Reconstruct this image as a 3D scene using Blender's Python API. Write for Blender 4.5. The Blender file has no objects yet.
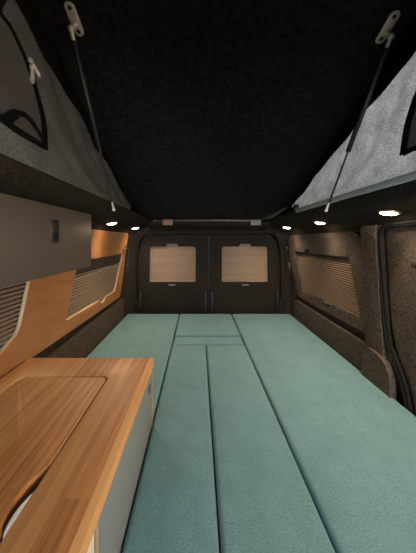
import bpy, bmesh, math, random
from mathutils import Vector, Matrix, noise
random.seed(7)
S = bpy.context.scene
COL = S.collection
PI = math.pi

# ---------------------------------------------------------------- place
ZC = 1.113            # eye height above the van floor
F = 250.0             # focal length in pixels of the 416x553 frame
CX = 0.09             # middle of the van
BED = 0.50            # top of the mattress
def Z(r): return ZC + r

# ---------------------------------------------------------------- materials
def new_mat(name):
    m = bpy.data.materials.new(name); m.use_nodes = True
    nt = m.node_tree; b = nt.nodes['Principled BSDF']
    return m, nt, b
def nd(nt, t, **kw):
    n = nt.nodes.new(t)
    for k, v in kw.items(): setattr(n, k, v)
    return n
def plain(name, col, rough=.5, metal=0., spec=.5):
    m, nt, b = new_mat(name)
    b.inputs['Base Color'].default_value = (*col, 1)
    b.inputs['Roughness'].default_value = rough
    b.inputs['Metallic'].default_value = metal
    b.inputs['Specular IOR Level'].default_value = spec
    tc = nd(nt, 'ShaderNodeTexCoord'); n = nd(nt, 'ShaderNodeTexNoise')
    n.inputs['Scale'].default_value = 60; n.inputs['Detail'].default_value = 3
    nt.links.new(tc.outputs['Object'], n.inputs['Vector'])
    mr = nd(nt, 'ShaderNodeMapRange')
    mr.inputs['To Min'].default_value = max(0.02, rough - .06); mr.inputs['To Max'].default_value = min(1, rough + .06)
    nt.links.new(n.outputs['Fac'], mr.inputs['Value']); nt.links.new(mr.outputs['Result'], b.inputs['Roughness'])
    return m
def ramp(nt, stops):
    r = nd(nt, 'ShaderNodeValToRGB')
    e = r.color_ramp.elements
    while len(e) > 1: e.remove(e[-1])
    e[0].position = stops[0][0]; e[0].color = (*stops[0][1], 1)
    for p, c in stops[1:]:
        x = e.new(p); x.color = (*c, 1)
    return r
def carpet(name, dark, light, scale=420, bump=.5, big=.25):
    m, nt, b = new_mat(name)
    tc = nd(nt, 'ShaderNodeTexCoord')
    n = nd(nt, 'ShaderNodeTexNoise'); n.inputs['Scale'].default_value = scale; n.inputs['Detail'].default_value = 2
    n2 = nd(nt, 'ShaderNodeTexNoise'); n2.inputs['Scale'].default_value = scale * .22; n2.inputs['Detail'].default_value = 5
    for q in (n, n2): nt.links.new(tc.outputs['Object'], q.inputs['Vector'])
    mx = nd(nt, 'ShaderNodeMath', operation='MULTIPLY_ADD')
    nt.links.new(n2.outputs['Fac'], mx.inputs[0]); mx.inputs[1].default_value = big * 2
    ad = nd(nt, 'ShaderNodeMath', operation='MULTIPLY'); nt.links.new(n.outputs['Fac'], ad.inputs[0]); ad.inputs[1].default_value = 1 - big * 2 if big < .5 else .2
    nt.links.new(ad.outputs[0], mx.inputs[2])
    r = ramp(nt, [(.36, dark), (.64, light)])
    nt.links.new(mx.outputs[0], r.inputs['Fac']); nt.links.new(r.outputs['Color'], b.inputs['Base Color'])
    bp = nd(nt, 'ShaderNodeBump'); bp.inputs['Strength'].default_value = bump; bp.inputs['Distance'].default_value = .004
    nt.links.new(mx.outputs[0], bp.inputs['Height']); nt.links.new(bp.outputs['Normal'], b.inputs['Normal'])
    b.inputs['Roughness'].default_value = 1; b.inputs['Specular IOR Level'].default_value = .1
    return m
def fabric(name, dark, light, scale=500, bump=.25, sheen=.2, rough=.9):
    m, nt, b = new_mat(name)
    tc = nd(nt, 'ShaderNodeTexCoord')
    n = nd(nt, 'ShaderNodeTexNoise'); n.inputs['Scale'].default_value = scale; n.inputs['Detail'].default_value = 2
    n2 = nd(nt, 'ShaderNodeTexNoise'); n2.inputs['Scale'].default_value = 14; n2.inputs['Detail'].default_value = 3
    for q in (n, n2): nt.links.new(tc.outputs['Object'], q.inputs['Vector'])
    mx = nd(nt, 'ShaderNodeMix'); mx.inputs['Factor'].default_value = .22
    nt.links.new(n.outputs['Fac'], mx.inputs['A']); nt.links.new(n2.outputs['Fac'], mx.inputs['B'])
    r = ramp(nt, [(.38, dark), (.62, light)])
    nt.links.new(mx.outputs['Result'], r.inputs['Fac']); nt.links.new(r.outputs['Color'], b.inputs['Base Color'])
    bp = nd(nt, 'ShaderNodeBump'); bp.inputs['Strength'].default_value = bump; bp.inputs['Distance'].default_value = .002
    nt.links.new(n.outputs['Fac'], bp.inputs['Height']); nt.links.new(bp.outputs['Normal'], b.inputs['Normal'])
    b.inputs['Roughness'].default_value = rough; b.inputs['Specular IOR Level'].default_value = .2
    b.inputs['Sheen Weight'].default_value = sheen
    return m
def wood_grain(nt, vec, stretch=(14, 1.1, 14), scale=6):
    mp = nd(nt, 'ShaderNodeMapping'); mp.inputs['Scale'].default_value = stretch
    nt.links.new(vec, mp.inputs['Vector'])
    n = nd(nt, 'ShaderNodeTexNoise'); n.inputs['Scale'].default_value = scale; n.inputs['Detail'].default_value = 6
    n.inputs['Distortion'].default_value = .6
    nt.links.new(mp.outputs['Vector'], n.inputs['Vector'])
    return n
def oak_block(name):
    """butcher block: staves run along Y"""
    m, nt, b = new_mat(name)
    tc = nd(nt, 'ShaderNodeTexCoord')
    mp = nd(nt, 'ShaderNodeMapping'); mp.inputs['Rotation'].default_value = (0, 0, PI / 2)
    nt.links.new(tc.outputs['Object'], mp.inputs['Vector'])
    br = nd(nt, 'ShaderNodeTexBrick'); br.offset = .37; br.offset_frequency = 2; br.squash = 1
    br.inputs['Scale'].default_value = 1; br.inputs['Mortar Size'].default_value = .0006
    br.inputs['Brick Width'].default_value = 1.3; br.inputs['Row Height'].default_value = .052
    br.inputs['Color1'].default_value = (0, 0, 0, 1); br.inputs['Color2'].default_value = (1, 1, 1, 1); br.inputs['Mortar'].default_value = (.3, .3, .3, 1)
    nt.links.new(mp.outputs['Vector'], br.inputs['Vector'])
    # every stave shifts its own grain
    av = nd(nt, 'ShaderNodeVectorMath', operation='MULTIPLY_ADD'); av.inputs[1].default_value = (3, 7, 2)
    nt.links.new(br.outputs['Color'], av.inputs[0]); nt.links.new(tc.outputs['Object'], av.inputs[2])
    wv = nd(nt, 'ShaderNodeTexWave', wave_type='BANDS', bands_direction='X'); wv.inputs['Scale'].default_value = 13
    wv.inputs['Distortion'].default_value = 9; wv.inputs['Detail'].default_value = 2; wv.inputs['Detail Scale'].default_value = 1.0
    wm = nd(nt, 'ShaderNodeMapping'); wm.inputs['Scale'].default_value = (1, .16, 1)
    nt.links.new(av.outputs['Vector'], wm.inputs['Vector']); nt.links.new(wm.outputs['Vector'], wv.inputs['Vector'])
    g0 = wood_grain(nt, av.outputs['Vector'], (34, .6, 34), 7)
    g = nd(nt, 'ShaderNodeMix'); g.inputs['Factor'].default_value = .22
    nt.links.new(g0.outputs['Fac'], g.inputs['A']); nt.links.new(wv.outputs['Fac'], g.inputs['B'])
    g2 = wood_grain(nt, av.outputs['Vector'], (55, 2.0, 55), 6)
    mx = nd(nt, 'ShaderNodeMix'); mx.inputs['Factor'].default_value = .35
    nt.links.new(g.outputs['Result'], mx.inputs['A']); nt.links.new(g2.outputs['Fac'], mx.inputs['B'])
    m2 = nd(nt, 'ShaderNodeMix'); m2.inputs['Factor'].default_value = .38
    nt.links.new(mx.outputs['Result'], m2.inputs['A']); nt.links.new(br.outputs['Color'], m2.inputs['B'])
    r = ramp(nt, [(.20, (.22, .090, .030)), (.38, (.43, .195, .070)), (.56, (.58, .295, .118)), (.78, (.74, .44, .20))])
    nt.links.new(m2.outputs['Result'], r.inputs['Fac']); nt.links.new(r.outputs['Color'], b.inputs['Base Color'])
    b.inputs['Roughness'].default_value = .5; b.inputs['Specular IOR Level'].default_value = .25
    bp = nd(nt, 'ShaderNodeBump'); bp.inputs['Strength'].default_value = .08; bp.inputs['Distance'].default_value = .002
    nt.links.new(g2.outputs['Fac'], bp.inputs['Height']); nt.links.new(bp.outputs['Normal'], b.inputs['Normal'])
    return m
def ply_face(name, c0, c1, stretch=(3, 1.2, 5)):
    m, nt, b = new_mat(name)
    tc = nd(nt, 'ShaderNodeTexCoord')
    g = wood_grain(nt, tc.outputs['Object'], stretch, 5)
    r = ramp(nt, [(.3, c0), (.7, c1)])
    nt.links.new(g.outputs['Fac'], r.inputs['Fac']); nt.links.new(r.outputs['Color'], b.inputs['Base Color'])
    b.inputs['Roughness'].default_value = .45; b.inputs['Specular IOR Level'].default_value = .35
    return m
def emitter(name, col, power):
    m, nt, b = new_mat(name)
    b.inputs['Base Color'].default_value = (*col, 1)
    b.inputs['Emission Color'].default_value = (*col, 1); b.inputs['Emission Strength'].default_value = power
    return m

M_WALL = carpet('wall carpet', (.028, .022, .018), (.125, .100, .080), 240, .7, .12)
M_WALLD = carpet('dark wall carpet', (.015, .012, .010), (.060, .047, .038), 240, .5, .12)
M_HEAD = carpet('headliner carpet', (.010, .0085, .0072), (.038, .031, .025), 240, .5, .12)
M_ROOF = carpet('roof carpet', (.004, .0038, .0033), (.029, .026, .0225), 200, .6, .2)
M_FLOOR = carpet('floor covering', (.03, .03, .03), (.07, .07, .07), 120, .2)
M_BED = fabric('teal upholstery', (.075, .178, .212), (.140, .278, .325), 420, .15, .1)
M_CANV = fabric('grey canvas', (.115, .118, .120), (.29, .295, .295), 260, .5, .0, .6)
def translucent(m, amount, col):
    nt = m.node_tree; b = nt.nodes['Principled BSDF']; out = nt.nodes['Material Output']
    t = nd(nt, 'ShaderNodeBsdfTranslucent'); mx = nd(nt, 'ShaderNodeMixShader'); mx.inputs[0].default_value = amount
    src = b.inputs['Base Color'].links[0].from_socket
    nt.links.new(src, t.inputs['Color'])
    nt.links.new(b.outputs[0], mx.inputs[1]); nt.links.new(t.outputs[0], mx.inputs[2]); nt.links.new(mx.outputs[0], out.inputs['Surface'])
translucent(M_CANV, .45, None)
M_FLAP = fabric('dark window flap', (.065, .064, .064), (.12, .117, .113), 380, .3, .0, .5)
M_MESH = fabric('grey mesh flap', (.16, .16, .155), (.26, .26, .25), 300, .3, .0, .7)
M_BLACK = plain('black plastic', (.012, .012, .013), .45)
M_TAPE_BAND = plain('black zip tape and dark band', (.005, .005, .006), .9, 0, .1)
M_RUBB = plain('black rubber seal', (.008, .008, .008), .8, 0, .2)
M_STEEL = plain('zinc steel', (.74, .68, .60), .4, .45)
M_EDGE = plain('brown edge trim', (.10, .082, .065), .5)
M_DARKST = plain('dark steel', (.10, .09, .08), .35, 1)
M_ROD = plain('chrome rod', (.55, .5, .45), .25, 1)
M_TAUPE = plain('taupe laminate', (.105, .086, .074), .5)
M_GREY = plain('blue grey laminate', (.20, .235, .25), .5)
M_WHITE = plain('white enamel', (.85, .84, .80), .3)
M_BIRCH = ply_face('birch plywood edge', (.42, .28, .155), (.54, .38, .22), (20, 1, 20))
M_PLY = ply_face('orange plywood face', (.29, .125, .047), (.40, .185, .075))
translucent(M_MESH, .40, None)
M_OAK = oak_block('oiled oak block')
M_SLAT = plain('tan blind slat', (.29, .21, .148), .6)
M_SLATB = plain('tan pleated blind', (.30, .205, .145), .8)
M_RAIL = plain('grey rail', (.48, .56, .60), .45, .1)
M_HINGE_O = plain('copper hinge', (.30, .15, .08), .5, .3)
M_HINGE_G = plain('grey hinge', (.22, .21, .19), .5, .3)
M_LENS = emitter('warm lamp lens', (1., .80, .58), 45)
M_RIM = plain('dark lamp rim', (.35, .27, .2), .35, .8)

# ---------------------------------------------------------------- objects
def link_mesh(name, bm, mats, loc, parent=None, smooth=True, angle=40):
    loc = Vector(loc)
    bmesh.ops.recalc_face_normals(bm, faces=bm.faces[:])
    for v in bm.verts: v.co -= loc
    me = bpy.data.meshes.new(name); bm.to_mesh(me); bm.free()
    for m in (mats if isinstance(mats, (list, tuple)) else [mats]): me.materials.append(m)
    if smooth:
        for p in me.polygons: p.use_smooth = True
        me.set_sharp_from_angle(angle=math.radians(angle))
    o = bpy.data.objects.new(name, me); COL.objects.link(o)
    if parent is None: o.location = loc
    else: o.parent = parent
    return o
def tag(o, label, cat, group=None, kind=None):
    o['label'] = label; o['category'] = cat
    if group: o['group'] = group
    if kind: o['kind'] = kind
    return o
def wloc(o):
    v = Vector(o.location)
    while o.parent: o = o.parent; v += Vector(o.location)
    return v
def thing(name, label, cat, loc, group=None, kind=None):
    o = bpy.data.objects.new(name, None); COL.objects.link(o)
    o.empty_display_size = .05; o.location = loc
    return tag(o, label, cat, group, kind)
def part(name, bm, mats, parent, **kw):
    return link_mesh(name, bm, mats, wloc(parent), parent, **kw)
def base_of(bm):
    xs = [v.co.x for v in bm.verts]; ys = [v.co.y for v in bm.verts]; zs = [v.co.z for v in bm.verts]
    return Vector(((min(xs) + max(xs)) / 2, (min(ys) + max(ys)) / 2, min(zs)))
def solo(name, bm, mats, label, cat, group=None, kind=None, **kw):
    return tag(link_mesh(name, bm, mats, base_of(bm), **kw), label, cat, group, kind)
def struct(name, bm, mats, label, cat='structure', **kw):
    return solo(name, bm, mats, label, cat, kind='structure', **kw)

# ---------------------------------------------------------------- mesh helpers
def add_box(bm, x0, x1, y0, y1, z0, z1, bev=0., seg=2, mat=0):
    r = bmesh.ops.create_cube(bm, size=1)
    vs = r['verts']
    for v in vs:
        v.co = Vector(((x0 + x1) / 2 + v.co.x * (x1 - x0), (y0 + y1) / 2 + v.co.y * (y1 - y0), (z0 + z1) / 2 + v.co.z * (z1 - z0)))
    fs = {f for v in vs for f in v.link_faces}
    for f in fs: f.material_index = mat
    if bev:
        es = list({e for v in vs for e in v.link_edges})
        bmesh.ops.bevel(bm, geom=es, offset=bev, segments=seg, profile=.5, affect='EDGES', clamp_overlap=True)
    return bm
def box(*a, **k): return add_box(bmesh.new(), *a, **k)
def add_tube(bm, pts, r, n=12, cap=True, flat=None):
    """round tube through pts; r a number or a list; flat=(a,b,up) gives a strap section"""
    pts = [Vector(p) for p in pts]
    rings = []
    for i, p in enumerate(pts):
        t = (pts[min(i + 1, len(pts) - 1)] - pts[max(i - 1, 0)]).normalized()
        if flat: up = Vector(flat[2])
        else: up = Vector((0, 0, 1)) if abs(t.z) < .95 else Vector((1, 0, 0))
        a = t.cross(up).normalized(); b = a.cross(t).normalized()
        rr = r[i] if isinstance(r, (list, tuple)) else r
        ring = []
        for k in range(n):
            c, s = math.cos(2 * PI * k / n), math.sin(2 * PI * k / n)
            if flat:
                e = .5
                c = math.copysign(abs(c) ** e, c) * flat[0]; s = math.copysign(abs(s) ** e, s) * flat[1]
                ring.append(bm.verts.new(p + a * c + b * s))
            else: ring.append(bm.verts.new(p + (a * c + b * s) * rr))
        rings.append(ring)
    for i in range(len(rings) - 1):
        for k in range(n):
            bm.faces.new((rings[i][k], rings[i][(k + 1) % n], rings[i + 1][(k + 1) % n], rings[i + 1][k]))
    if cap:
        bm.faces.new(rings[0][::-1]); bm.faces.new(rings[-1])
    return bm
def tube(*a, **k): return add_tube(bmesh.new(), *a, **k)
def smooth_path(pts, n=8):
    P = [Vector(p) for p in pts]; out = []
    for i in range(len(P) - 1):
        p0 = P[max(i - 1, 0)]; p1 = P[i]; p2 = P[i + 1]; p3 = P[min(i + 2, len(P) - 1)]
        for k in range(n):
            t = k / n
            out.append(.5 * ((2 * p1) + (p2 - p0) * t + (2 * p0 - 5 * p1 + 4 * p2 - p3) * t * t + (3 * p1 - p0 - 3 * p2 + p3) * t ** 3))
    out.append(P[-1]); return out
def round_poly(pts, r, n=6):
    """2D polygon with rounded corners; r a number or one per corner"""
    out = []; N = len(pts)
    for i, p in enumerate(pts):
        rr = r[i] if isinstance(r, (list, tuple)) else r
        p = Vector(p); a = Vector(pts[i - 1]); b = Vector(pts[(i + 1) % N])
        if rr <= 1e-6: out.append(p.copy()); continue
        da = (a - p); db = (b - p)
        k = min(rr, da.length * .49, db.length * .49)
        s = p + da.normalized() * k; e = p + db.normalized() * k
        for j in range(n + 1):
            t = j / n
            out.append(s * (1 - t) ** 2 + p * 2 * t * (1 - t) + e * t * t)
    return out
def plate(outline, holes, fn, d0, d1, mat_edge=0, mat_hole=0, bev=0.):
    """sheet in (u,v) with holes between depths d0 (face) and d1 (back); fn(u,v,d) -> point"""
    bm = bmesh.new(); loops = []
    for lp in [outline] + list(holes):
        vs = [bm.verts.new((p[0], p[1], 0)) for p in lp]
        es = [bm.edges.new((vs[i], vs[(i + 1) % len(vs)])) for i in range(len(vs))]
        loops.append((vs, es))
    bmesh.ops.triangle_fill(bm, use_beauty=True, use_dissolve=False, edges=[e for l in loops for e in l[1]])
    face_uv = [(f, [v for v in f.verts]) for f in bm.faces]
    back = {}
    for v in list(bm.verts): back[v] = bm.verts.new((v.co.x, v.co.y, 1))
    for f, vs in face_uv: bm.faces.new([back[v] for v in reversed(vs)])
    for li, (vs, es) in enumerate(loops):
        for i in range(len(vs)):
            a, b = vs[i], vs[(i + 1) % len(vs)]
            q = bm.faces.new((a, b, back[b], back[a])); q.material_index = mat_edge if li == 0 else mat_hole
    rim = [e for l in loops for e in l[1]]
    for v in bm.verts:
        d = d0 if v.co.z < .5 else d1
        v.co = fn(v.co.x, v.co.y, d)
    if bev:
        bmesh.ops.bevel(bm, geom=rim, offset=bev, segments=2, profile=.5, affect='EDGES', clamp_overlap=True)
    return bm
def strip_along(path_fn, n, section):
    """sweep: section(i)-> list of points; joins successive sections, open"""
    bm = bmesh.new(); rows = []
    for i in range(n): rows.append([bm.verts.new(p) for p in section(i)])
    for i in range(n - 1):
        for k in range(len(rows[0]) - 1):
            bm.faces.new((rows[i][k], rows[i][k + 1], rows[i + 1][k + 1], rows[i + 1][k]))
    return bm
def lerp(a, b, t): return a + (b - a) * t
def interp(x, tab):
    if x <= tab[0][0]: return tab[0][1]
    for (x0, y0), (x1, y1) in zip(tab, tab[1:]):
        if x <= x1: return lerp(y0, y1, (x - x0) / (x1 - x0))
    return tab[-1][1]

# ---------------------------------------------------------------- van shell
YR = 2.20             # rear doors
YF = -0.45            # open towards the cab
def half(zr):         # inside half width at height zr above the eye
    return interp(zr, [(-1.2, .715), (-.62, .715), (-.40, .712), (-.1, .700), (0, .693), (.06, .682)])
def taper(y):
    t = max(0., (y - 2.02) / .18); return .080 * t * t
def wx(side, y, zr, d=0.):    # point of the side wall, d inwards
    return CX + side * (half(zr) - taper(y) - d)
HEADP = [(.682, .045), (.672, .070), (.650, .088), (.615, .099), (.57, .106), (.53, .114), (.500, .126), (.484, .143), (.478, .165), (.478, .170)]

def shell_side(side):
    ys = [YF + (YR - YF) * i / 40 for i in range(41)]
    prof = [-1.113, -.9, -.62, -.45, -.3, -.15, 0, .05]
    return strip_along(None, len(ys), lambda i: [(wx(side, ys[i], q), ys[i], Z(q)) for q in prof])
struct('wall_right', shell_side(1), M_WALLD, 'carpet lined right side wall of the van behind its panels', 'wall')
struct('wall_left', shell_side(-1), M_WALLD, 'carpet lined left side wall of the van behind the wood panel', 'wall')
def head_side(side):
    ys = [YF + (YR - YF) * i / 40 for i in range(41)]
    return strip_along(None, len(ys), lambda i: [(CX + side * (h - taper(ys[i]) * (1 if k < 4 else .3)), ys[i], Z(q)) for k, (h, q) in enumerate(HEADP)])
struct('ceiling', head_side(1), M_HEAD, 'dark carpeted roof edge above the carpeted right wall', 'ceiling')
struct('ceiling', head_side(-1), M_HEAD, 'dark carpeted roof edge above the overhead cabinet and wood panel', 'ceiling')
HB = [(2.23, .035), (2.19, .055), (2.165, .082), (2.12, .097), (2.07, .106), (2.03, .118), (2.012, .135), (2.01, .150)]
def head_back():
    xs = [CX - .50 + 1.0 * i / 30 for i in range(31)]
    return strip_along(None, 31, lambda i: [(xs[i] * (1 + 0 * k), y - .0 + .0 * k, Z(q)) for k, (y, q) in enumerate(HB)])
struct('ceiling', head_back(), M_HEAD, 'dark carpeted roof edge across the top of the rear doors', 'ceiling')
struct('ceiling', box(CX - .72, CX + .72, -1.65, -.55, Z(.15), Z(.18)), M_HEAD, 'dark unseen roof added over the cab', 'ceiling')  # added out of view to keep the front fill off the canvas
struct('floor', box(CX - .72, CX + .72, YF, YR + .1, -.03, 0), M_FLOOR, 'dark floor of the van under the bed', 'floor')

# rear frame with the door opening
def rear_fn(u, v, d): return Vector((u, YR + d, Z(v)))
xl, xr = CX - .632, CX + .632
opening = round_poly([(xl + .07, -.70), (xl + .055, -.60), (xl, -.50), (xl + .012, -.10), (xl + .045, .055), (xr - .045, .055), (xr - .012, -.10), (xr, -.50), (xr - .055, -.60), (xr - .07, -.70)],
                     [0, .05, .05, .1, .09, .09, .1, .05, .05, 0])
outer = [(CX - .72, -1.113), (xl + .07, -1.113)] + []
frame_out = [(CX - .74, -1.113), (CX + .74, -1.113), (CX + .74, .21), (CX - .74, .21)]
struct('wall_rear', plate(frame_out, [opening], rear_fn, -.035, .06, bev=.012), M_HEAD, 'dark carpeted frame around the two rear doors', 'wall')

struct('wall_rear', box(CX - .74, CX + .74, YR + .07, YR + .09, 0, Z(.21)), M_BLACK, 'dark outer skin behind the two rear doors', 'wall')
# rear doors
def rear_door(name, x0, x1, s, label):
    # s = -1 left, +1 right: outer side
    if s < 0: pts = [(x0 + .055, -.75), (x1, -.75), (x1, .045), (x0 + .045, .045), (x0, -.14), (x0, -.52)]
    else:     pts = [(x0, -.75), (x1 - .055, -.75), (x1, -.52), (x1, -.14), (x1 - .045, .045), (x0, .045)]
    rr = [0, 0, .03, .08, .1, .1] if s < 0 else [0, 0, .1, .1, .08, .03]
    wc = (x0 + x1) / 2 + s * -.004 * 0
    wx0, wx1 = (CX + s * .115, CX + s * .53) if s > 0 else (CX - .53, CX - .115)
    c = (wx0 + wx1) / 2
    hole = round_poly([(wx0, -.375), (wx1, -.375), (wx1 - (.006 if s > 0 else 0), -.058), (c + .055, -.058), (c + .045, -.030), (c - .045, -.030), (c - .055, -.058), (wx0 + (.006 if s < 0 else 0), -.058)],
                      [.02, .02, .025, .01, .012, .012, .01, .025])
    d = struct(name, plate(round_poly(pts, rr), [hole], rear_fn, 0, .05, bev=.006), M_HEAD, label, 'door')
    hx = x0 + .028 if s < 0 else x1 - .028
    part('handle', tube(smooth_path([(hx, YR - .012, Z(-.62)), (hx - s * .002, YR - .03, Z(-.57)), (hx - s * .002, YR - .03, Z(-.50)), (hx, YR - .012, Z(-.455))]), [.014] * 25, 10), M_BLACK, d)
    hx = x1 - .022 if s < 0 else x0 + .022
    part('edge_guard', box(hx - .011, hx + .011, YR - .022, YR, Z(-.64), Z(-.455), bev=.008), M_BLACK, d)
    part('latch', box(c - .030, c + .030, YR - .012, YR, Z(-.400), Z(-.389), bev=.003), M_HINGE_G, d)
    # blind in the door window
    b = thing('window_blind', 'brown pleated blind in the window of the %s rear door' % ('left' if s < 0 else 'right'), 'blind', (c, YR + .045, Z(-.38)), 'rear door window blinds')
    bm = bmesh.new(); n = 44; rows = []
    for i in range(n + 1):
        zz = lerp(-.395, -.035, i / n); yy = YR + .030 + (.0035 if i % 2 else 0)
        rows.append((bm.verts.new((wx0 - .008, yy, Z(zz))), bm.verts.new((wx1 + .008, yy, Z(zz)))))
    for i in range(n): bm.faces.new((rows[i][0], rows[i][1], rows[i + 1][1], rows[i + 1][0]))
    r = bmesh.ops.extrude_face_region(bm, geom=bm.faces[:])
    for v in r['geom']:
        if isinstance(v, bmesh.types.BMVert): v.co.y += .004
    part('pleats', bm, M_SLATB, b, angle=10)
    part('bottom_rail', box(wx0 + .004, wx1 - .004, YR + .018, YR + .030, Z(-.372), Z(-.360), bev=.003), M_SLATB, b)
    return d
rear_door('door_1', xl + .008, CX - .006, -1, 'dark carpeted left rear door with a brown window blind')
rear_door('door_2', CX + .006, xr - .008, 1, 'dark carpeted right rear door with a brown window blind')

# ---------------------------------------------------------------- side panels
def side_fn(side):
    return lambda u, v, d: Vector((wx(side, u, v, d), u, Z(v)))
RW = [(1.19, -.378), (1.87, -.385), (1.995, -.088), (1.265, -.088)]    # window on the right wall, (y, z)
tabt = (1.80, -.088); 
hole_r = round_poly([(1.195, -.374), (1.46, -.376), (1.50, -.408), (1.56, -.408), (1.60, -.378), (1.865, -.383), (1.99, -.088), (1.80, -.088), (1.785, -.066), (1.715, -.066), (1.70, -.088), (1.27, -.088)],
                    [.02, .02, .015, .015, .02, .04, .03, .012, .015, .015, .012, .02])
out_r = round_poly([(1.145, -.435), (1.99, -.440), (2.075, -.20), (2.085, .025), (1.98, .040), (1.20, .040), (1.145, .0)], [.02, .09, .05, .06, .05, .05, .05])
struct('trim_1', plate(out_r, [hole_r], side_fn(1), .026, .004, bev=.006), M_WALL, 'brown carpeted panel framing the blind on the right wall', 'panel')
# lower trims beside the bed
low = round_poly([(1.145, -.68), (2.03, -.68), (2.03, -.475), (1.145, -.480)], [0, 0, .04, .02])
struct('trim_2', plate(low, [], side_fn(1), .036, .004, bev=.008), M_WALL, 'low brown carpeted panel between the right wall blind and the bed', 'panel')
low = round_poly([(.98, -.68), (2.03, -.68), (2.03, -.468), (.98, -.470)], [0, 0, .04, .02])
struct('trim_3', plate(low, [], side_fn(-1), .018, .002, bev=.008), M_WALL, 'low grey carpeted panel below the wood panel beside the bed', 'panel')
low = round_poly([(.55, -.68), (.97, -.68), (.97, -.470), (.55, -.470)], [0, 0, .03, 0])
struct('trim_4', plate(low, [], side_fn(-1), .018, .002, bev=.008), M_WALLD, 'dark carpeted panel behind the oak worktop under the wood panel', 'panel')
# pillar between the window panel and the sliding door
pil = round_poly([(1.02, -.70), (1.132, -.70), (1.132, .062), (1.03, .062), (1.048, -.02), (1.045, -.30), (1.03, -.47)], [0, 0, .02, 0, .03, .1, .05])
struct('trim_5', plate(pil, [], side_fn(1), .042, .002, bev=.012), M_WALL, 'brown carpeted pillar between the right wall blind and the sliding door', 'pillar')
cov = round_poly([(.975, -.68), (1.150, -.68), (1.146, -.51), (1.115, -.470), (1.01, -.485), (.98, -.53)], [0, 0, .03, .03, .03, .03])
struct('trim_6', plate(cov, [], side_fn(1), .058, .03, bev=.010), M_WALL, 'brown carpeted cover bulging from the foot of the right pillar', 'panel')
# sliding door
def door_fn(u, v, d): return Vector((wx(1, u, v, d), u, Z(v)))
sd = round_poly([(YF + .02, -.72), (.90, -.72), (.915, -.56), (1.005, -.42), (1.022, -.20), (1.025, .040), (.92, .052), (YF + .02, .052)], [0, 0, .06, .08, .1, .045, .05, 0])
d3 = struct('door_3', plate(sd, [], door_fn, .016, .002, bev=.010), M_WALL, 'brown carpeted sliding door at the right edge', 'door')
def seal_path(off):
    p = [(.905 + off * .4, -.70), (.925 + off, -.57), (.965 + off, -.485), (1.008 + off, -.40), (1.026 + off, -.20), (1.032 + off, -.06), (1.030 + off, .012), (1.0, .048 + off * .5), (.92, .055 + off * .5), (.5, .055 + off * .5), (YF + .05, .055 + off * .5)]
    return smooth_path([(wx(1, y, z, .030 if off == 0 else .036), y, Z(z)) for y, z in p], 8)
part('seal', tube(seal_path(0), .007, 10), M_RUBB, d3)
part('seal', tube(seal_path(.013), .004, 8), M_RUBB, d3)
part('handle', box(wx(1, .88, -.07, .04), wx(1, .88, -.07, .015), 0.82, .885, Z(-.10), Z(-.07), bev=.008), M_BLACK, d3)
part('seam', tube([(wx(1, y, z, .016), y, Z(z)) for y, z in [(1.0, -.28), (.8, -.30), (.5, -.31), (-.2, -.31)]], .004, 6), M_WALLD, d3)

# left wood panel with two window holes
W2 = round_poly([(1.137, -.368), (1.52, -.370), (1.545, -.392), (1.60, -.392), (1.625, -.371), (1.80, -.372), (1.955, -.112), (1.93, -.105), (1.255, -.105), (1.215, -.14)], [.008, .02, .012, .012, .02, .025, .02, .01, .02, .02])
W1 = round_poly([(.10, -.352), (.74, -.356), (.835, -.31), (.892, -.10), (.10, -.10)], [.02, .02, .03, .02, .02])
PO = round_poly([(-.2, -.415), (1.93, -.438), (2.02, -.20), (2.05, .035), (2.03, .055), (-.2, .062)], [0, .03, .1, .03, .03, 0])
wp = thing('wood_panel', 'orange brown plywood wall panel with two blind openings behind the oak worktop', 'panel', (wx(-1, .9, -.42), .9, Z(-.43)), kind='thing')
part('panel', plate(PO, [W1, W2], side_fn(-1), .019, .008, mat_edge=1, mat_hole=1), [M_PLY, M_BIRCH], wp, angle=25)
def rim_path(pts, grow=0.):
    return [(wx(-1, y, z, .0245), y, Z(z)) for y, z in pts]
def edge_strip(pts, w):
    """bare chamfered edge of the panel along an opening, offset inwards to the opening"""
    bm = bmesh.new(); rows = []
    P = [Vector(p) for p in pts]
    for i, p in enumerate(P):
        t = (P[min(i + 1, len(P) - 1)] - P[max(i - 1, 0)]).normalized(); n = Vector((-t.y, t.x)) * w
        a, b = p, p + n
        rows.append([bm.verts.new((wx(-1, q[0], q[1], dd), q[0], Z(q[1]))) for q, dd in ((a, .0196), (b, .012), (b, .009), (a, .009))])
    for i in range(len(rows) - 1):
        for k in range(4): bm.faces.new((rows[i][k], rows[i][(k + 1) % 4], rows[i + 1][(k + 1) % 4], rows[i + 1][k]))
    bm.faces.new(rows[0][::-1]); bm.faces.new(rows[-1]); return bm
i0 = 0
e2 = [p for p in W2 if p[0] > 1.13][:]
k1 = max(range(len(W2)), key=lambda k: W2[k][0])
part('bare_edge', edge_strip(W2[0 + 4:k1 + 1], .004), M_BIRCH, wp, angle=30)
k1 = max(range(len(W1)), key=lambda k: W1[k][0])
part('bare_edge', edge_strip(W1[4:k1 + 1], .004), M_BIRCH, wp, angle=30)

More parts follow.
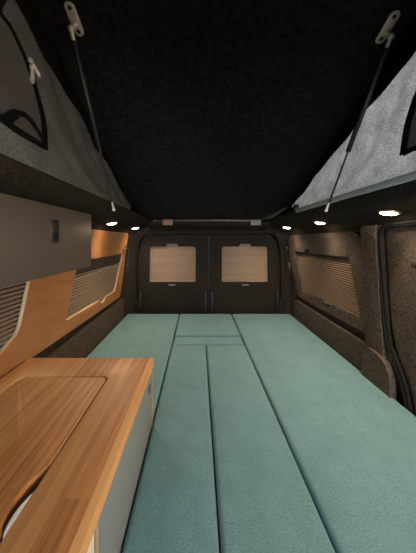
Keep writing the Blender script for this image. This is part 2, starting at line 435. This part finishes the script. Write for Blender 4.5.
# ---------------------------------------------------------------- side blinds
def side_blind(side, z0, z1, yl, yh, n, label, dmid, group=None, rail=(.0, .0)):
    """yl/yh(z) -> near and far end of the slats"""
    ym = (yl(z0) + yh(z0)) / 2
    t = thing('window_blind', label, 'blind', (wx(side, ym, z0), ym, Z(z0)), group)
    bm = bmesh.new(); pitch = (z1 - z0) / n
    for i in range(n):
        zz = z0 + pitch * (i + .5)
        y0, y1 = yl(zz), yh(zz)
        h = pitch * (.13 if side > 0 else .19)
        a = []
        for y in (y0, y1):
            xa = wx(side, y, zz, dmid + .0040); xb = wx(side, y, zz, dmid - .0045)
            a.append([bm.verts.new(p) for p in ((xa, y, Z(zz - h)), (xa, y, Z(zz - h + .002)), (xb, y, Z(zz + h + .001)), (xb, y, Z(zz + h - .001)))])
        for k in range(4): bm.faces.new((a[0][k], a[0][(k + 1) % 4], a[1][(k + 1) % 4], a[1][k]))
        bm.faces.new(a[0][::-1]); bm.faces.new(a[1])
    part('slats', bm, M_SLAT, t, smooth=False)
    # dark backing that shows between the slats, rail on top
    def bf(u, v, d): return Vector((wx(side, u, v, d), u, Z(v)))
    out = [(yl(z0), z0 - .02), (yh(z0), z0 - .02), (yh(rail[1]), rail[1]), (yl(rail[1]), rail[1])]
    part('backing', plate(out, [], bf, dmid - .006, dmid - .0075), M_BLACK, t, smooth=False)
    out = [(yl(rail[0]) + .0, rail[0]), (yh(rail[0]), rail[0]), (yh(rail[1]), rail[1]), (yl(rail[1]), rail[1])]
    part('head_rail', plate(out, [], bf, dmid + .006, dmid - .004), M_BLACK, t, smooth=False)
    return t
rb = side_blind(1, -.405, -.108, lambda z: interp(z, [(-.41, 1.175), (-.08, 1.25)]), lambda z: interp(z, [(-.41, 1.88), (-.08, 2.02)]), 23,
           'tan slatted blind in the carpeted right wall', .010, rail=(-.108, -.060))
part('pull_tab', box(wx(1, 1.53, -.39, .022), wx(1, 1.53, -.39, .010), 1.505, 1.555, Z(-.405), Z(-.388), bev=.004), M_BLACK, rb)
side_blind(-1, -.395, -.172, lambda z: interp(z, [(-.40, 1.125), (-.1, 1.20)]), lambda z: interp(z, [(-.40, 1.81), (-.1, 1.975)]), 16,
           'dark slatted blind in the wood panel beside the far end of the bed', .006, 'wood panel blinds', (-.172, -.100))
side_blind(-1, -.36, -.095, lambda z: .09, lambda z: interp(z, [(-.36, .83), (-.095, .90)]), 18,
           'dark slatted blind in the wood panel at the near left, above the worktop', .006, 'wood panel blinds', (-.095, -.08))

# ---------------------------------------------------------------- overhead cabinet
oc = thing('overhead_cabinet', 'taupe grey overhead cabinet hanging on the left wall above the wood panel', 'cabinet', (CX - .62, .5, Z(-.11)))
oxf = -.455
part('body', box(wx(-1, .5, 0, .026), oxf - .020, -.10, 1.055, Z(-.108), Z(.092), bev=.002), M_TAUPE, oc)
od = part('door', box(oxf - .018, oxf, -.10, 1.062, Z(-.111), Z(.109), bev=.0025), M_TAUPE, oc)
lat = part('latch', box(oxf - .002, oxf + .0035, .768, .812, Z(-.008), Z(.064), bev=.006, seg=3), M_BLACK, od)
part('button', box(oxf + .002, oxf + .0055, .780, .800, Z(.000), Z(.022), bev=.002), M_RUBB, lat)

# ---------------------------------------------------------------- kitchen unit, worktop, sink
kc = thing('kitchen_cabinet', 'blue grey kitchen cabinet beside the bed under the oak worktop', 'cabinet', (-.38, .4, 0))
cxr = -.172
WT = Z(-.413)
bm = bmesh.new()
add_box(bm, cxr - .018, cxr - .002, -.18, .862, 0, WT - .022, .001)          # frame board behind the door
add_box(bm, -.590, cxr - .018, .846, .862, 0, WT - .022)                     # end board
add_box(bm, -.590, cxr - .018, -.18, -.164, 0, WT - .022)
part('carcass', bm, M_BIRCH, kc)
kd = part('door', box(cxr - .001, cxr + .014, .392, .850, .30, WT - .026, bev=.0015), M_GREY, kc)
part('door_edge', box(cxr - .001, cxr + .0155, .850, .8545, .30, WT - .026), M_BIRCH, kd)
part('door_edge', box(cxr - .001, cxr + .0155, .386, .3915, .30, WT - .026), M_BIRCH, kd)
bmh = tube([(cxr + .0125, .805, WT - .066), (cxr + .0148, .805, WT - .066)], [.014, .014], 20)
part('finger_hole', bmh, M_BLACK, kd)
part('door', box(cxr - .001, cxr + .014, -.17, .380, .30, WT - .026, bev=.0015), M_WHITE, kc)

wt = thing('oak_worktop', 'oiled oak worktop with a rounded inset lid, on the kitchen cabinet', 'worktop', (-.38, .4, WT - .024))
lx, lyr = -.2695, .759
def top_fn(u, v, d): return Vector((u, v, WT - d))
hole = round_poly([(-.535, .02), (lx, .02), (lx, lyr), (-.535, lyr)], [.02, .02, .022, .022], 8)
wout = round_poly([(-.590, -.20), (-.156, -.20), (-.156, .876), (-.590, .876)], [0, 0, .008, 0])
part('top', plate(wout, [hole], top_fn, 0, .024, bev=.0022), M_OAK, wt, angle=30)
g = .0055
fing = [(lx - g, .02 + g), (lx - g, .335), (lx - g - .003, .352), (lx - g - .013, .368), (lx - g - .0185, .392), (lx - g - .018, .415), (lx - g - .012, .436), (lx - g - .004, .452), (lx - g, .466)]
fing = [Vector((a, b)) for a, b in fing]
fs = [Vector((p.x, p.y)) for p in smooth_path([(p.x, p.y, 0) for p in fing[1:]], 5)]
lid_corner = round_poly([(-.535 + g, .02 + g), (lx - g, .02 + g), (lx - g, lyr - g), (-.535 + g, lyr - g)], [.02, .02, .02, .02], 8)
cut = [k for k, p in enumerate(lid_corner) if p.x > lx - g - .0001]
lid_out = []
for k, p in enumerate(lid_corner):
    lid_out.append(p)
    if k == 17: lid_out += fs
part('lid', plate(lid_out, [], top_fn, .0005, .018, bev=.0022), M_OAK, wt, angle=30)

sk = thing('sink', 'white sink glimpsed through the finger hole of the worktop lid', 'sink', (-.38, .4, WT - .16))
bm = bmesh.new()
o = round_poly([(-.53, .05), (-.262, .05), (-.262, .74), (-.53, .74)], .04)
i_ = round_poly([(-.50, .09), (-.287, .09), (-.287, .33), (-.293, .36), (-.3005, .395), (-.297, .43), (-.287, .475), (-.287, .70), (-.50, .70)], [.04, .04, .02, .02, .02, .02, .02, .04, .04])
part('rim', plate(o, [i_], top_fn, .0255, .031, bev=.001), M_WHITE, sk)
rows = []
for k in range(7):
    t = k / 6
    rows.append([bm.verts.new((lerp(p.x, -.39, .12 * t), lerp(p.y, .4, .12 * t), WT - .031 - .13 * t)) for p in i_])
for a, b in zip(rows, rows[1:]):
    for k in range(len(a)): bm.faces.new((a[k], a[(k + 1) % len(a)], b[(k + 1) % len(a)], b[k]))
bm.faces.new(rows[-1])
part('basin', bm, M_BLACK, sk)
lipo = [(lx - .0008, .345), (lx - .0008, .412), (lx - .005, .402), (lx - .0085, .388), (lx - .0095, .374), (lx - .0075, .360), (lx - .004, .350)]
part('lip', plate(round_poly(lipo, .004, 3), [], top_fn, .0008, .0255, bev=.0005), M_WHITE, sk)

# ---------------------------------------------------------------- bed cushions
def samples(a, b, r, step):
    e = [0, .1, .25, .45, .7, 1.0]
    out = [a + r * q for q in e]
    n = max(2, int((b - a - 2 * r) / step))
    out += [a + r + (b - a - 2 * r) * k / n for k in range(1, n)]
    out += [b - r * q for q in reversed(e)]
    return out
def cushion(x0, x1, y0, y1, seed, wr=0., r=.014, crown=.004, zt=BED, th=.10):
    g = .0022; x0 += g; x1 -= g; y0 += g; y1 -= g
    xs = samples(x0, x1, r, .018); ys = samples(y0, y1, r, .014)
    bm = bmesh.new(); grid = []
    for y in ys:
        row = []
        for x in xs:
            dx = min(x - x0, x1 - x); dy = min(y - y0, y1 - y)
            drop = 0
            for d in (dx, dy):
                if d < r: drop += r - math.sqrt(max(0, r * r - (r - d) ** 2))
            drop = min(drop, r * 1.3)
            z = zt - drop + crown * (min(1, dx / .1) * min(1, dy / .12)) - crown
            ed = min(1, min(dx, dy) / .03)
            z += .0018 * noise.noise(Vector((x * 5 + seed, y * 4, seed))) * ed
            if wr:      # creases across the cushion, strongest where it folds
                k = math.exp(-((y - .95) / .16) ** 2) + .35 * math.exp(-((y - .72) / .1) ** 2) + .18
                q = noise.noise(Vector((x * 3.5 + seed * 3, y * 34 + x * 5, seed)))
                q = max(0, q) ** 1.2
                z += wr * k * q * ed * (1.1 - min(1, abs(dx) / ((x1 - x0) * .5)) * .5)
            row.append(bm.verts.new((x, y, z)))
        grid.append(row)
    for j in range(len(ys) - 1):
        for i in range(len(xs) - 1):
            bm.faces.new((grid[j][i], grid[j][i + 1], grid[j + 1][i + 1], grid[j + 1][i]))
    rim = grid[0][:] + [grid[j][-1] for j in range(1, len(ys))] + grid[-1][-2::-1] + [grid[j][0] for j in range(len(ys) - 2, 0, -1)]
    low = [bm.verts.new((v.co.x, v.co.y, zt - th)) for v in rim]
    n = len(rim)
    for k in range(n): bm.faces.new((rim[k], rim[(k + 1) % n], low[(k + 1) % n], low[k]))
    bm.faces.new(low)
    return bm
XA, XB, XC, XD = -.157, .044, .277, .770
GRP = 'teal bed cushions'
solo('bed_cushion', cushion(-.600, XA, .885, 2.10, 1), M_BED, 'teal cushion behind the kitchen cabinet, below the wood panel', 'cushion', GRP, angle=60)
solo('bed_cushion', cushion(XA, XC, 1.62, 2.10, 2), M_BED, 'short square teal cushion in front of the rear doors, middle of the bed', 'cushion', GRP, angle=60)
solo('bed_cushion', cushion(XA, XC, 1.478, 1.615, 3, crown=.006, r=.022), M_BED, 'narrow strip of teal cushion crossing the middle of the bed', 'cushion', GRP, angle=60)
solo('bed_cushion', cushion(XA, XB, -.10, 1.475, 4, .018), M_BED, 'long creased teal cushion alongside the kitchen cabinet', 'cushion', GRP, angle=60)
solo('bed_cushion', cushion(XB, XC, -.10, 1.475, 5, .011), M_BED, 'long narrow teal cushion, second from the kitchen cabinet, middle of the bed', 'cushion', GRP, angle=60)
solo('bed_cushion', cushion(XC, XD, -.10, 2.10, 6), M_BED, 'widest teal cushion, along the carpeted right wall', 'cushion', GRP, angle=60)
bb = thing('bed_platform', 'dark bed base under the teal cushions', 'bed', (CX, 1., 0))
bm = bmesh.new()
add_box(bm, -.150, .765, -.08, 2.09, .385, .398, .002); add_box(bm, -.600, -.150, .89, 2.09, .385, .398, .002)
part('board', bm, M_BLACK, bb)
for x, y in ((-.12, 0), (.70, 0), (-.55, 1.0), (-.55, 2.0), (.70, 2.0)):
    part('leg', box(x, x + .04, y, y + .04, 0, .385, bev=.003), M_BLACK, bb)

# ---------------------------------------------------------------- pop-up roof
TAN = .427
HY, HZ = 2.055, .158
def roof_z(y): return HZ + (HY - y) * TAN
RX0, RX1 = CX - .588, CX + .588
pr = thing('pop_up_roof', 'black carpeted pop-up roof panel rising from its hinges above the rear doors', 'roof', (CX, HY, Z(HZ)), kind='thing')
bm = bmesh.new(); N = 60; MX = 24
rows = []
for j in range(N + 1):
    y = lerp(-.55, HY, j / N)
    rows.append([bm.verts.new((lerp(RX0, RX1, i / MX), y, Z(roof_z(y)) + .010 * (1 - (2 * i / MX - 1) ** 2))) for i in range(MX + 1)])
for a, b in zip(rows, rows[1:]):
    for i in range(MX): bm.faces.new((a[i], a[i + 1], b[i + 1], b[i]))
r = bmesh.ops.extrude_face_region(bm, geom=bm.faces[:])
for v in r['geom']:
    if isinstance(v, bmesh.types.BMVert): v.co.z += .04
part('headliner', bm, M_ROOF, pr)
for x in (RX0, RX1):
    part('edge_trim', tube([(x, y, Z(roof_z(y)) - .002) for y in [lerp(-.5, HY - .02, k / 20) for k in range(21)]], .0035, 8), M_EDGE, pr)
for x, m, lb in ((-.248, M_HINGE_O, 'copper coloured hinge leaf'), (.459, M_HINGE_G, 'grey hinge leaf')):
    bm = bmesh.new()
    add_box(bm, x - .040, x + .040, 2.000, 2.006, Z(.118), Z(.160), .002)
    add_tube(bm, [(x - .040, 2.000, Z(.160)), (x + .040, 2.000, Z(.160))], .006, 10)
    for sx in (-.022, .022): add_tube(bm, [(x + sx, 2.0, Z(.138)), (x + sx, 1.996, Z(.138))], .006, 10)
    h = part('hinge', bm, m, pr); h['label'] = lb

# ---------------------------------------------------------------- canvas sides
LIPX, LIPZ = .482, .168
def cfold(side, y, t):
    # soft folds fanning from the lower rear corner
    a = y * 1.0 + t * .55
    w = math.sin(a * 17 + 2.2 * noise.noise(Vector((y * 2, t * 2, side * 3)))) * .5 + noise.noise(Vector((a * 9, t * 1.5, side + 5.)))
    return .012 * w * math.sin(PI * min(1, max(0, t))) ** .6
def canvas_pt(side, y0, t, lift=0.):
    """y0 along the lip; t 0 at the lip, 1 at the roof edge"""
    yb = min(y0, 1.43)
    ye = -.5 + (y0 + .5) * (1.83 + .5) / (1.43 + .5)
    zt = roof_z(ye) - .004
    y = lerp(yb, ye, t); z = lerp(LIPZ, zt, t); hx = lerp(LIPX, .582, t) + cfold(side, y, t) - lift
    return Vector((CX + side * hx, y, Z(z)))
def sheet(fn, y0, y1, t0, t1, ny, nt_, th=.002, side=1):
    bm = bmesh.new(); rows = []
    for j in range(ny + 1):
        rows.append([bm.verts.new(fn(lerp(y0, y1, j / ny), lerp(t0, t1, i / nt_))) for i in range(nt_ + 1)])
    for a, b in zip(rows, rows[1:]):
        for i in range(nt_): bm.faces.new((a[i], a[i + 1], b[i + 1], b[i]))
    r = bmesh.ops.extrude_face_region(bm, geom=bm.faces[:])
    for v in r['geom']:
        if isinstance(v, bmesh.types.BMVert): v.co.x += side * th
    return bm
def canvas_of(side, px, py):
    """canvas coordinates whose point is seen in the direction of picture point (px, py): where the zip tapes run"""
    best = None
    y0, t, s = .6, .5, .5
    tx, tz = (px - 198.5) / F, (240 - py) / F
    for it in range(60):
        for dy in (-1, 0, 1):
            for dt in (-1, 0, 1):
                a, b = y0 + dy * s, t + dt * s
                if a < -.45: continue
                p = canvas_pt(side, a, b)
                if p.y < .05: continue
                e = (p.x / p.y - tx) ** 2 + ((p.z - ZC) / p.y - tz) ** 2
                if best is None or e < best[0]: best = (e, a, b)
        y0, t = best[1], best[2]; s *= .8
    return y0, t
def tape(side, pts, w, lift=.004, n=6):
    """flat tape lying on the canvas along picture-traced points"""
    P = smooth_path([(*canvas_of(side, *p), 0) for p in pts], n)
    bm = bmesh.new(); rows = []
    C = [canvas_pt(side, p.x, p.y, lift) for p in P]
    for i, c in enumerate(C):
        tdir = (C[min(i + 1, len(C) - 1)] - C[max(i - 1, 0)]).normalized()
        s = tdir.cross(Vector((side, 0, 0))).normalized()
        ww = w[min(len(w) - 1, int(i / (len(C) - 1) * (len(w) - 1) + .5))] if isinstance(w, list) else w
        o = Vector((side * .003, 0, 0))
        rows.append([bm.verts.new(q) for q in (c + s * ww, c - s * ww, c - s * ww + o, c + s * ww + o)])
    for a, b in zip(rows, rows[1:]):
        for k in range(4): bm.faces.new((a[k], a[(k + 1) % 4], b[(k + 1) % 4], b[k]))
    bm.faces.new(rows[0][::-1]); bm.faces.new(rows[-1])
    return bm
def patch(side, pts, lift=.003):
    P = [Vector(canvas_of(side, *p)) for p in pts]
    bm = bmesh.new(); vs = [bm.verts.new((p.x, p.y, 0)) for p in P]
    es = [bm.edges.new((vs[i], vs[(i + 1) % len(vs)])) for i in range(len(vs))]
    bmesh.ops.triangle_fill(bm, use_beauty=True, edges=es)
    for _ in range(2): bmesh.ops.subdivide_edges(bm, edges=bm.edges[:], cuts=1, use_grid_fill=True)
    for v in bm.verts: v.co = canvas_pt(side, v.co.x, v.co.y, lift)
    r = bmesh.ops.extrude_face_region(bm, geom=bm.faces[:])
    for v in r['geom']:
        if isinstance(v, bmesh.types.BMVert): v.co.x += side * .0015
    return bm
def pull(parent, side, px, py, ang):
    """zip slider with its tab"""
    p = canvas_pt(side, *canvas_of(side, px, py), .009)
    d = Vector((0, math.cos(ang), math.sin(ang)))
    bm = bmesh.new()
    add_box(bm, p.x - .004, p.x + .004, p.y - .007, p.y + .007, p.z - .006, p.z + .006, .002)
    q = p + d * .034
    add_tube(bm, [p + d * .004, p + d * .012, p + d * .020, q], [.003, .0055, .005, .0065], 10)
    add_tube(bm, [q + Vector((-.002, 0, 0)), q + Vector((.002, 0, 0))], .007, 12)
    return part('zipper_pull', bm, M_STEEL, parent)
canv = {}
for side, lb in ((-1, 'dark grey tent canvas on the left with a zipped window flap'), (1, 'pale grey tent canvas on the right lit from outside by an added light')):
    c = thing('tent_canvas', lb, 'tent side', (CX + side * .53, .6, Z(.16)), 'pop-up roof canvas sides')
    canv[side] = c
    part('fabric', sheet(lambda y, t: canvas_pt(side, y, t), -.45, 1.43, 0, .765, 150, 26, side=side), M_CANV, c, angle=80)
    part('dark_band', sheet(lambda y, t: canvas_pt(side, y, t), -.45, 1.43, .765, 1, 90, 8, side=side), M_TAPE_BAND, c, angle=80)  # black top band; on the left canvas, shade put into the colour
    # black gusset closing the rear corner
    bm = bmesh.new()
    A = canvas_pt(side, 1.43, 0); B = canvas_pt(side, 1.43, 1); Cc = Vector((CX + side * .485, 2.02, Z(.165)))
    v = [bm.verts.new(p) for p in (A, B, Cc)]; bm.faces.new(v)
    r = bmesh.ops.extrude_face_region(bm, geom=bm.faces[:])
    for q in r['geom']:
        if isinstance(q, bmesh.types.BMVert): q.co.x += side * .003
    part('gusset', bm, M_TAPE_BAND, c, smooth=False)
# left window flap
c = canv[-1]
Lo = [(-12, -10), (-2, 6), (10, 29), (22, 55), (32, 82), (40, 112), (43.5, 148)]
part('window_flap', patch(-1, Lo[1:] + [(30, 140), (14, 130), (-6, 116)], .0035), M_FLAP, c, angle=80)
part('zip_tape', tape(-1, Lo, [.006, .006, .006, .007, .010, .011, .011], .006), M_TAPE_BAND, c, angle=30)
part('zip_tape', tape(-1, [(43.5, 147), (30, 139), (15, 130), (0, 119), (-10, 113)], .007, .006), M_TAPE_BAND, c, angle=30)
part('flap_strap', tape(-1, [(2, 121), (9, 115), (17, 113.5), (26, 119), (35, 132), (40, 141)], [.012, .010, .006, .0045, .004, .004], .012), M_TAPE_BAND, c, angle=30)
pull(c, -1, 27.5, 61, -.45); pull(c, -1, 29, 68, -1.6)
# right window flap
c = canv[1]
Ro = [(424, 84), (417, 100), (410, 122), (406.5, 140), (404.5, 154)]
part('window_flap', patch(1, [(426, 92), (417, 102), (411, 122), (406, 153), (418, 147), (430, 142)], .0035), M_MESH, c, angle=80)
part('zip_tape', tape(1, Ro, .011, .006), M_TAPE_BAND, c, angle=30)
part('zip_tape', tape(1, [(404.8, 154), (412, 150), (420, 147), (432, 142)], .007, .006), M_TAPE_BAND, c, angle=30)
# rails along the roof opening
for side in (1,):
    m = M_RAIL if side > 0 else M_RAIL
    bm = box(CX + side * .4765 - .006, CX + side * .4765 + .006, -.45, 1.44, Z(.158), Z(.180), bev=.003)
    rl = solo('canvas_rail', bm, m, 'grey rail along the foot of the pale right tent canvas', 'rail')
    x = CX + side * .477
    bm = box(x - .010, x + .010, 1.435, 1.475, Z(.165), Z(.205), bev=.003)
    part('end_block', bm, M_BLACK, rl)

# ---------------------------------------------------------------- gas struts
def strut(side, top, bot, label):
    top, bot = Vector(top), Vector(bot)
    t = thing('gas_strut', label, 'strut', bot, 'roof gas struts')
    nrm = Vector((0, -TAN, -1)).normalized()      # out of the roof, downwards
    along = Vector((0, -1, TAN)).normalized()
    side_v = Vector((1, 0, 0))
    seat = top - nrm * 0
    # slotted oval plate bolted to the roof
    plate_c = seat + along * .012 + nrm * -.006
    def fn(u, v, d): return plate_c + along * u + side_v * v + nrm * d
    ol = [(math.cos(a) * .016 + (.030 if math.cos(a) > 0 else -.030), math.sin(a) * .016) for a in [2 * PI * (k + .5) / 28 for k in range(28)]]
    h1 = [(.031 + math.cos(a) * .006, math.sin(a) * .006) for a in [2 * PI * k / 12 for k in range(12)]]
    h2 = [(-.031 + math.cos(a) * .006, math.sin(a) * .006) for a in [2 * PI * k / 12 for k in range(12)]]
    br = part('bracket', plate(ol, [h1, h2], fn, .006, 0, bev=.001), M_STEEL, t)
    for u in (.031, -.031):
        part('bolt', tube([fn(u, 0, .001), fn(u, 0, .008)], [.0065, .0055], 10), M_DARKST, br)
    # fork and ball joint
    j = seat + nrm * .022 + side_v * side * .012
    bm = tube([fn(-.012, 0, .004), fn(-.012, side * .006, .014), j], [.009, .007, .006], 10)
    bmesh.ops.create_icosphere(bm, subdivisions=2, radius=.0105, matrix=Matrix.Translation(j))
    d = (bot - j)
    L = d.length; d.normalize()
    add_tube(bm, [j, j + d * .035], [.0075, .006], 10)
    part('ball_joint', bm, M_STEEL, t)
    a = j + d * .030; b = j + d * (L * .60)
    part('cylinder', tube([a, a + d * .006, b - d * .004, b], [.006, .0090, .0090, .006], 14), M_BLACK, t)
    part('rod', tube([b - d * .01, j + d * (L - .02)], .0038, 10), M_DARKST, t)
    bm = tube([j + d * (L - .035), j + d * L], [.004, .0055], 10)
    bmesh.ops.create_icosphere(bm, subdivisions=2, radius=.0075, matrix=Matrix.Translation(bot))
    part('end_fitting', bm, M_STEEL, t)
    return t
def on_roof(px, py):
    k = (240 - py) / F; y = (HZ + HY * TAN) / (k + TAN)
    return Vector(((px - 198.5) / F * y, y, Z(roof_z(y)) - .002))
strut(1, on_roof(385, 32), (.549, 1.075, Z(.127)), 'black gas strut in front of the pale right tent canvas')
strut(-1, on_roof(76, 24), (-.369, 1.089, Z(.132)), 'thin gas strut in front of the dark left tent canvas')

# ---------------------------------------------------------------- downlights
def surf_z(h):
    tab = sorted([(a, b) for a, b in HEADP]); return interp(h, tab)
def make_downlight():
    t = thing('downlight', '', 'lamp', (0, 0, 0), 'ceiling downlights')
    bm = bmesh.new(); n = 28
    prof = [(.034, .004), (.034, -.003), (.031, -.0055), (.027, -.004), (.0265, .002)]
    rows = [[bm.verts.new((r * math.cos(2 * PI * k / n), r * math.sin(2 * PI * k / n), z)) for k in range(n)] for r, z in prof]
    for a, b in zip(rows, rows[1:]):
        for k in range(n): bm.faces.new((a[k], a[(k + 1) % n], b[(k + 1) % n], b[k]))
    part('rim', bm, M_RIM, t)
    bm = bmesh.new(); rows = []
    for r, z in [(.0268, -.0040), (.022, -.0075), (.012, -.0095), (.004, -.0100)]:
        rows.append([bm.verts.new((r * math.cos(2 * PI * k / n), r * math.sin(2 * PI * k / n), z)) for k in range(n)])
    for a, b in zip(rows, rows[1:]):
        for k in range(n): bm.faces.new((a[k], a[(k + 1) % n], b[(k + 1) % n], b[k]))
    bm.faces.new(rows[-1])
    part('lens', bm, M_LENS, t)
    return t
dl = make_downlight()
spots = [(1, 1.95, 'farthest lit downlight over the carpeted right wall, next to the rear door'),
         (1, 1.42, 'middle lit downlight over the blind in the right wall'),
         (1, .905, 'largest lit downlight, above the right pillar and sliding door'),
         (-1, 2.02, 'farther lit downlight above the end of the wood panel'),
         (-1, 1.47, 'lit downlight beside the end of the overhead cabinet'),
         (1, .40, 'added lit downlight above the sliding door, out of the frame to the right'),  # this and the next are unseen, added to warm the wood and worktop
         (1, -.10, 'added lit downlight nearest the cab, out of the frame to the right')]
WARM = (1., .73, .48)
def spot_power(side, y): return (11.5 if side > 0 else 11.) if y > .6 else 9.5
for i, (side, y, lb) in enumerate(spots):
    h = .600
    loc = Vector((CX + side * h, y, Z(surf_z(h)) - .001))
    if i == 0: t = dl
    else:
        t = dl.copy(); COL.objects.link(t)
        for ch in dl.children:
            k = ch.copy(); COL.objects.link(k); k.parent = t
    t.location = loc; t['label'] = lb
    t.rotation_euler = (0, side * math.radians(9), 0)
    L = bpy.data.lights.new('downlight_beam', 'SPOT' if y > .6 else 'POINT'); L.energy = spot_power(side, y); L.color = WARM
    L.shadow_soft_size = .018
    if y > .6: L.spot_size = math.radians(150); L.spot_blend = 1.
    lo = bpy.data.objects.new('downlight_beam', L); COL.objects.link(lo)
    if y > .6: lo.rotation_euler = (math.radians(-14), side * math.radians(30), 0)
    lo.location = loc + Vector((0, 0, -.016 if y > .6 else -.034))

# ---------------------------------------------------------------- belts by the rear pillars
def belt(side, pts, label):
    p = [Vector((wx(side, y, z, d), y, Z(z))) for y, z, d in pts]
    t = thing('seat_belt', label, 'seat belt', p[-1], 'rear seat belts')
    part('strap', tube(smooth_path(p, 6), 1, 12, flat=(.013, .0025, (side, 0, 0))), M_BLACK, t)
    a = p[0]
    bm = box(a.x - .006, a.x + .006, a.y - .016, a.y + .016, a.z - .012, a.z + .014, bev=.005)
    part('anchor', bm, M_DARKST, t)
    m = p[2]
    bm = box(m.x - .012, m.x + .012, m.y - .016, m.y + .016, m.z - .028, m.z + .022, bev=.007)
    part('buckle', bm, M_BLACK, t)
    return t
belt(1, [(2.085, -.070, .040), (2.09, -.11, .048), (2.055, -.215, .046), (2.02, -.28, .040), (1.985, -.36, .036), (1.975, -.45, .040)], 'black seat belt hanging beside the blind on the right wall')
belt(-1, [(1.985, -.055, .034), (2.02, -.085, .042), (2.02, -.215, .040), (2.015, -.255, .036)], 'short black seat belt hanging on the wood panel beside its blind')

# ---------------------------------------------------------------- added fill lights and ambient
def area(name, loc, target, sx, sy, power, col):
    L = bpy.data.lights.new(name, 'AREA'); L.shape = 'RECTANGLE'; L.size = sx; L.size_y = sy; L.energy = power; L.color = col
    o = bpy.data.objects.new(name, L); COL.objects.link(o); o.location = loc
    o.rotation_euler = (Vector(target) - Vector(loc)).to_track_quat('-Z', 'Y').to_euler()
    return o
area('front_fill_light', (.1, -1.7, 1.05), (.1, 1.0, .55), 1.3, .5, 45, (.72, .88, 1.))  # cool front fill added behind the camera; no windscreen is built
area('canvas_back_light', (2.4, .5, 1.75), (.6, .7, 1.55), 2.2, 1.2, 1150, (1., .98, .94))  # added area light shining through the right canvas to brighten it
w = bpy.data.worlds.new('World'); S.world = w; w.use_nodes = True
w.node_tree.nodes['Background'].inputs['Color'].default_value = (.55, .75, 1, 1)
w.node_tree.nodes['Background'].inputs['Strength'].default_value = .04

# ---------------------------------------------------------------- camera
cd = bpy.data.cameras.new('camera'); cam = bpy.data.objects.new('camera', cd); COL.objects.link(cam)
cam.location = (0, 0, ZC); cam.rotation_euler = (PI / 2, 0, 0)
cd.sensor_fit = 'AUTO'; cd.sensor_width = 36; cd.lens = 36 * F / 553
cd.shift_x = (208 - 198.5) / 553; cd.shift_y = -(276.5 - 240) / 553
cd.clip_start = .02
S.camera = cam
S.view_settings.view_transform = 'Standard'; S.view_settings.look = 'None'
S.view_settings.gamma = 1; S.view_settings.use_curve_mapping = False
S.view_settings.exposure = .15
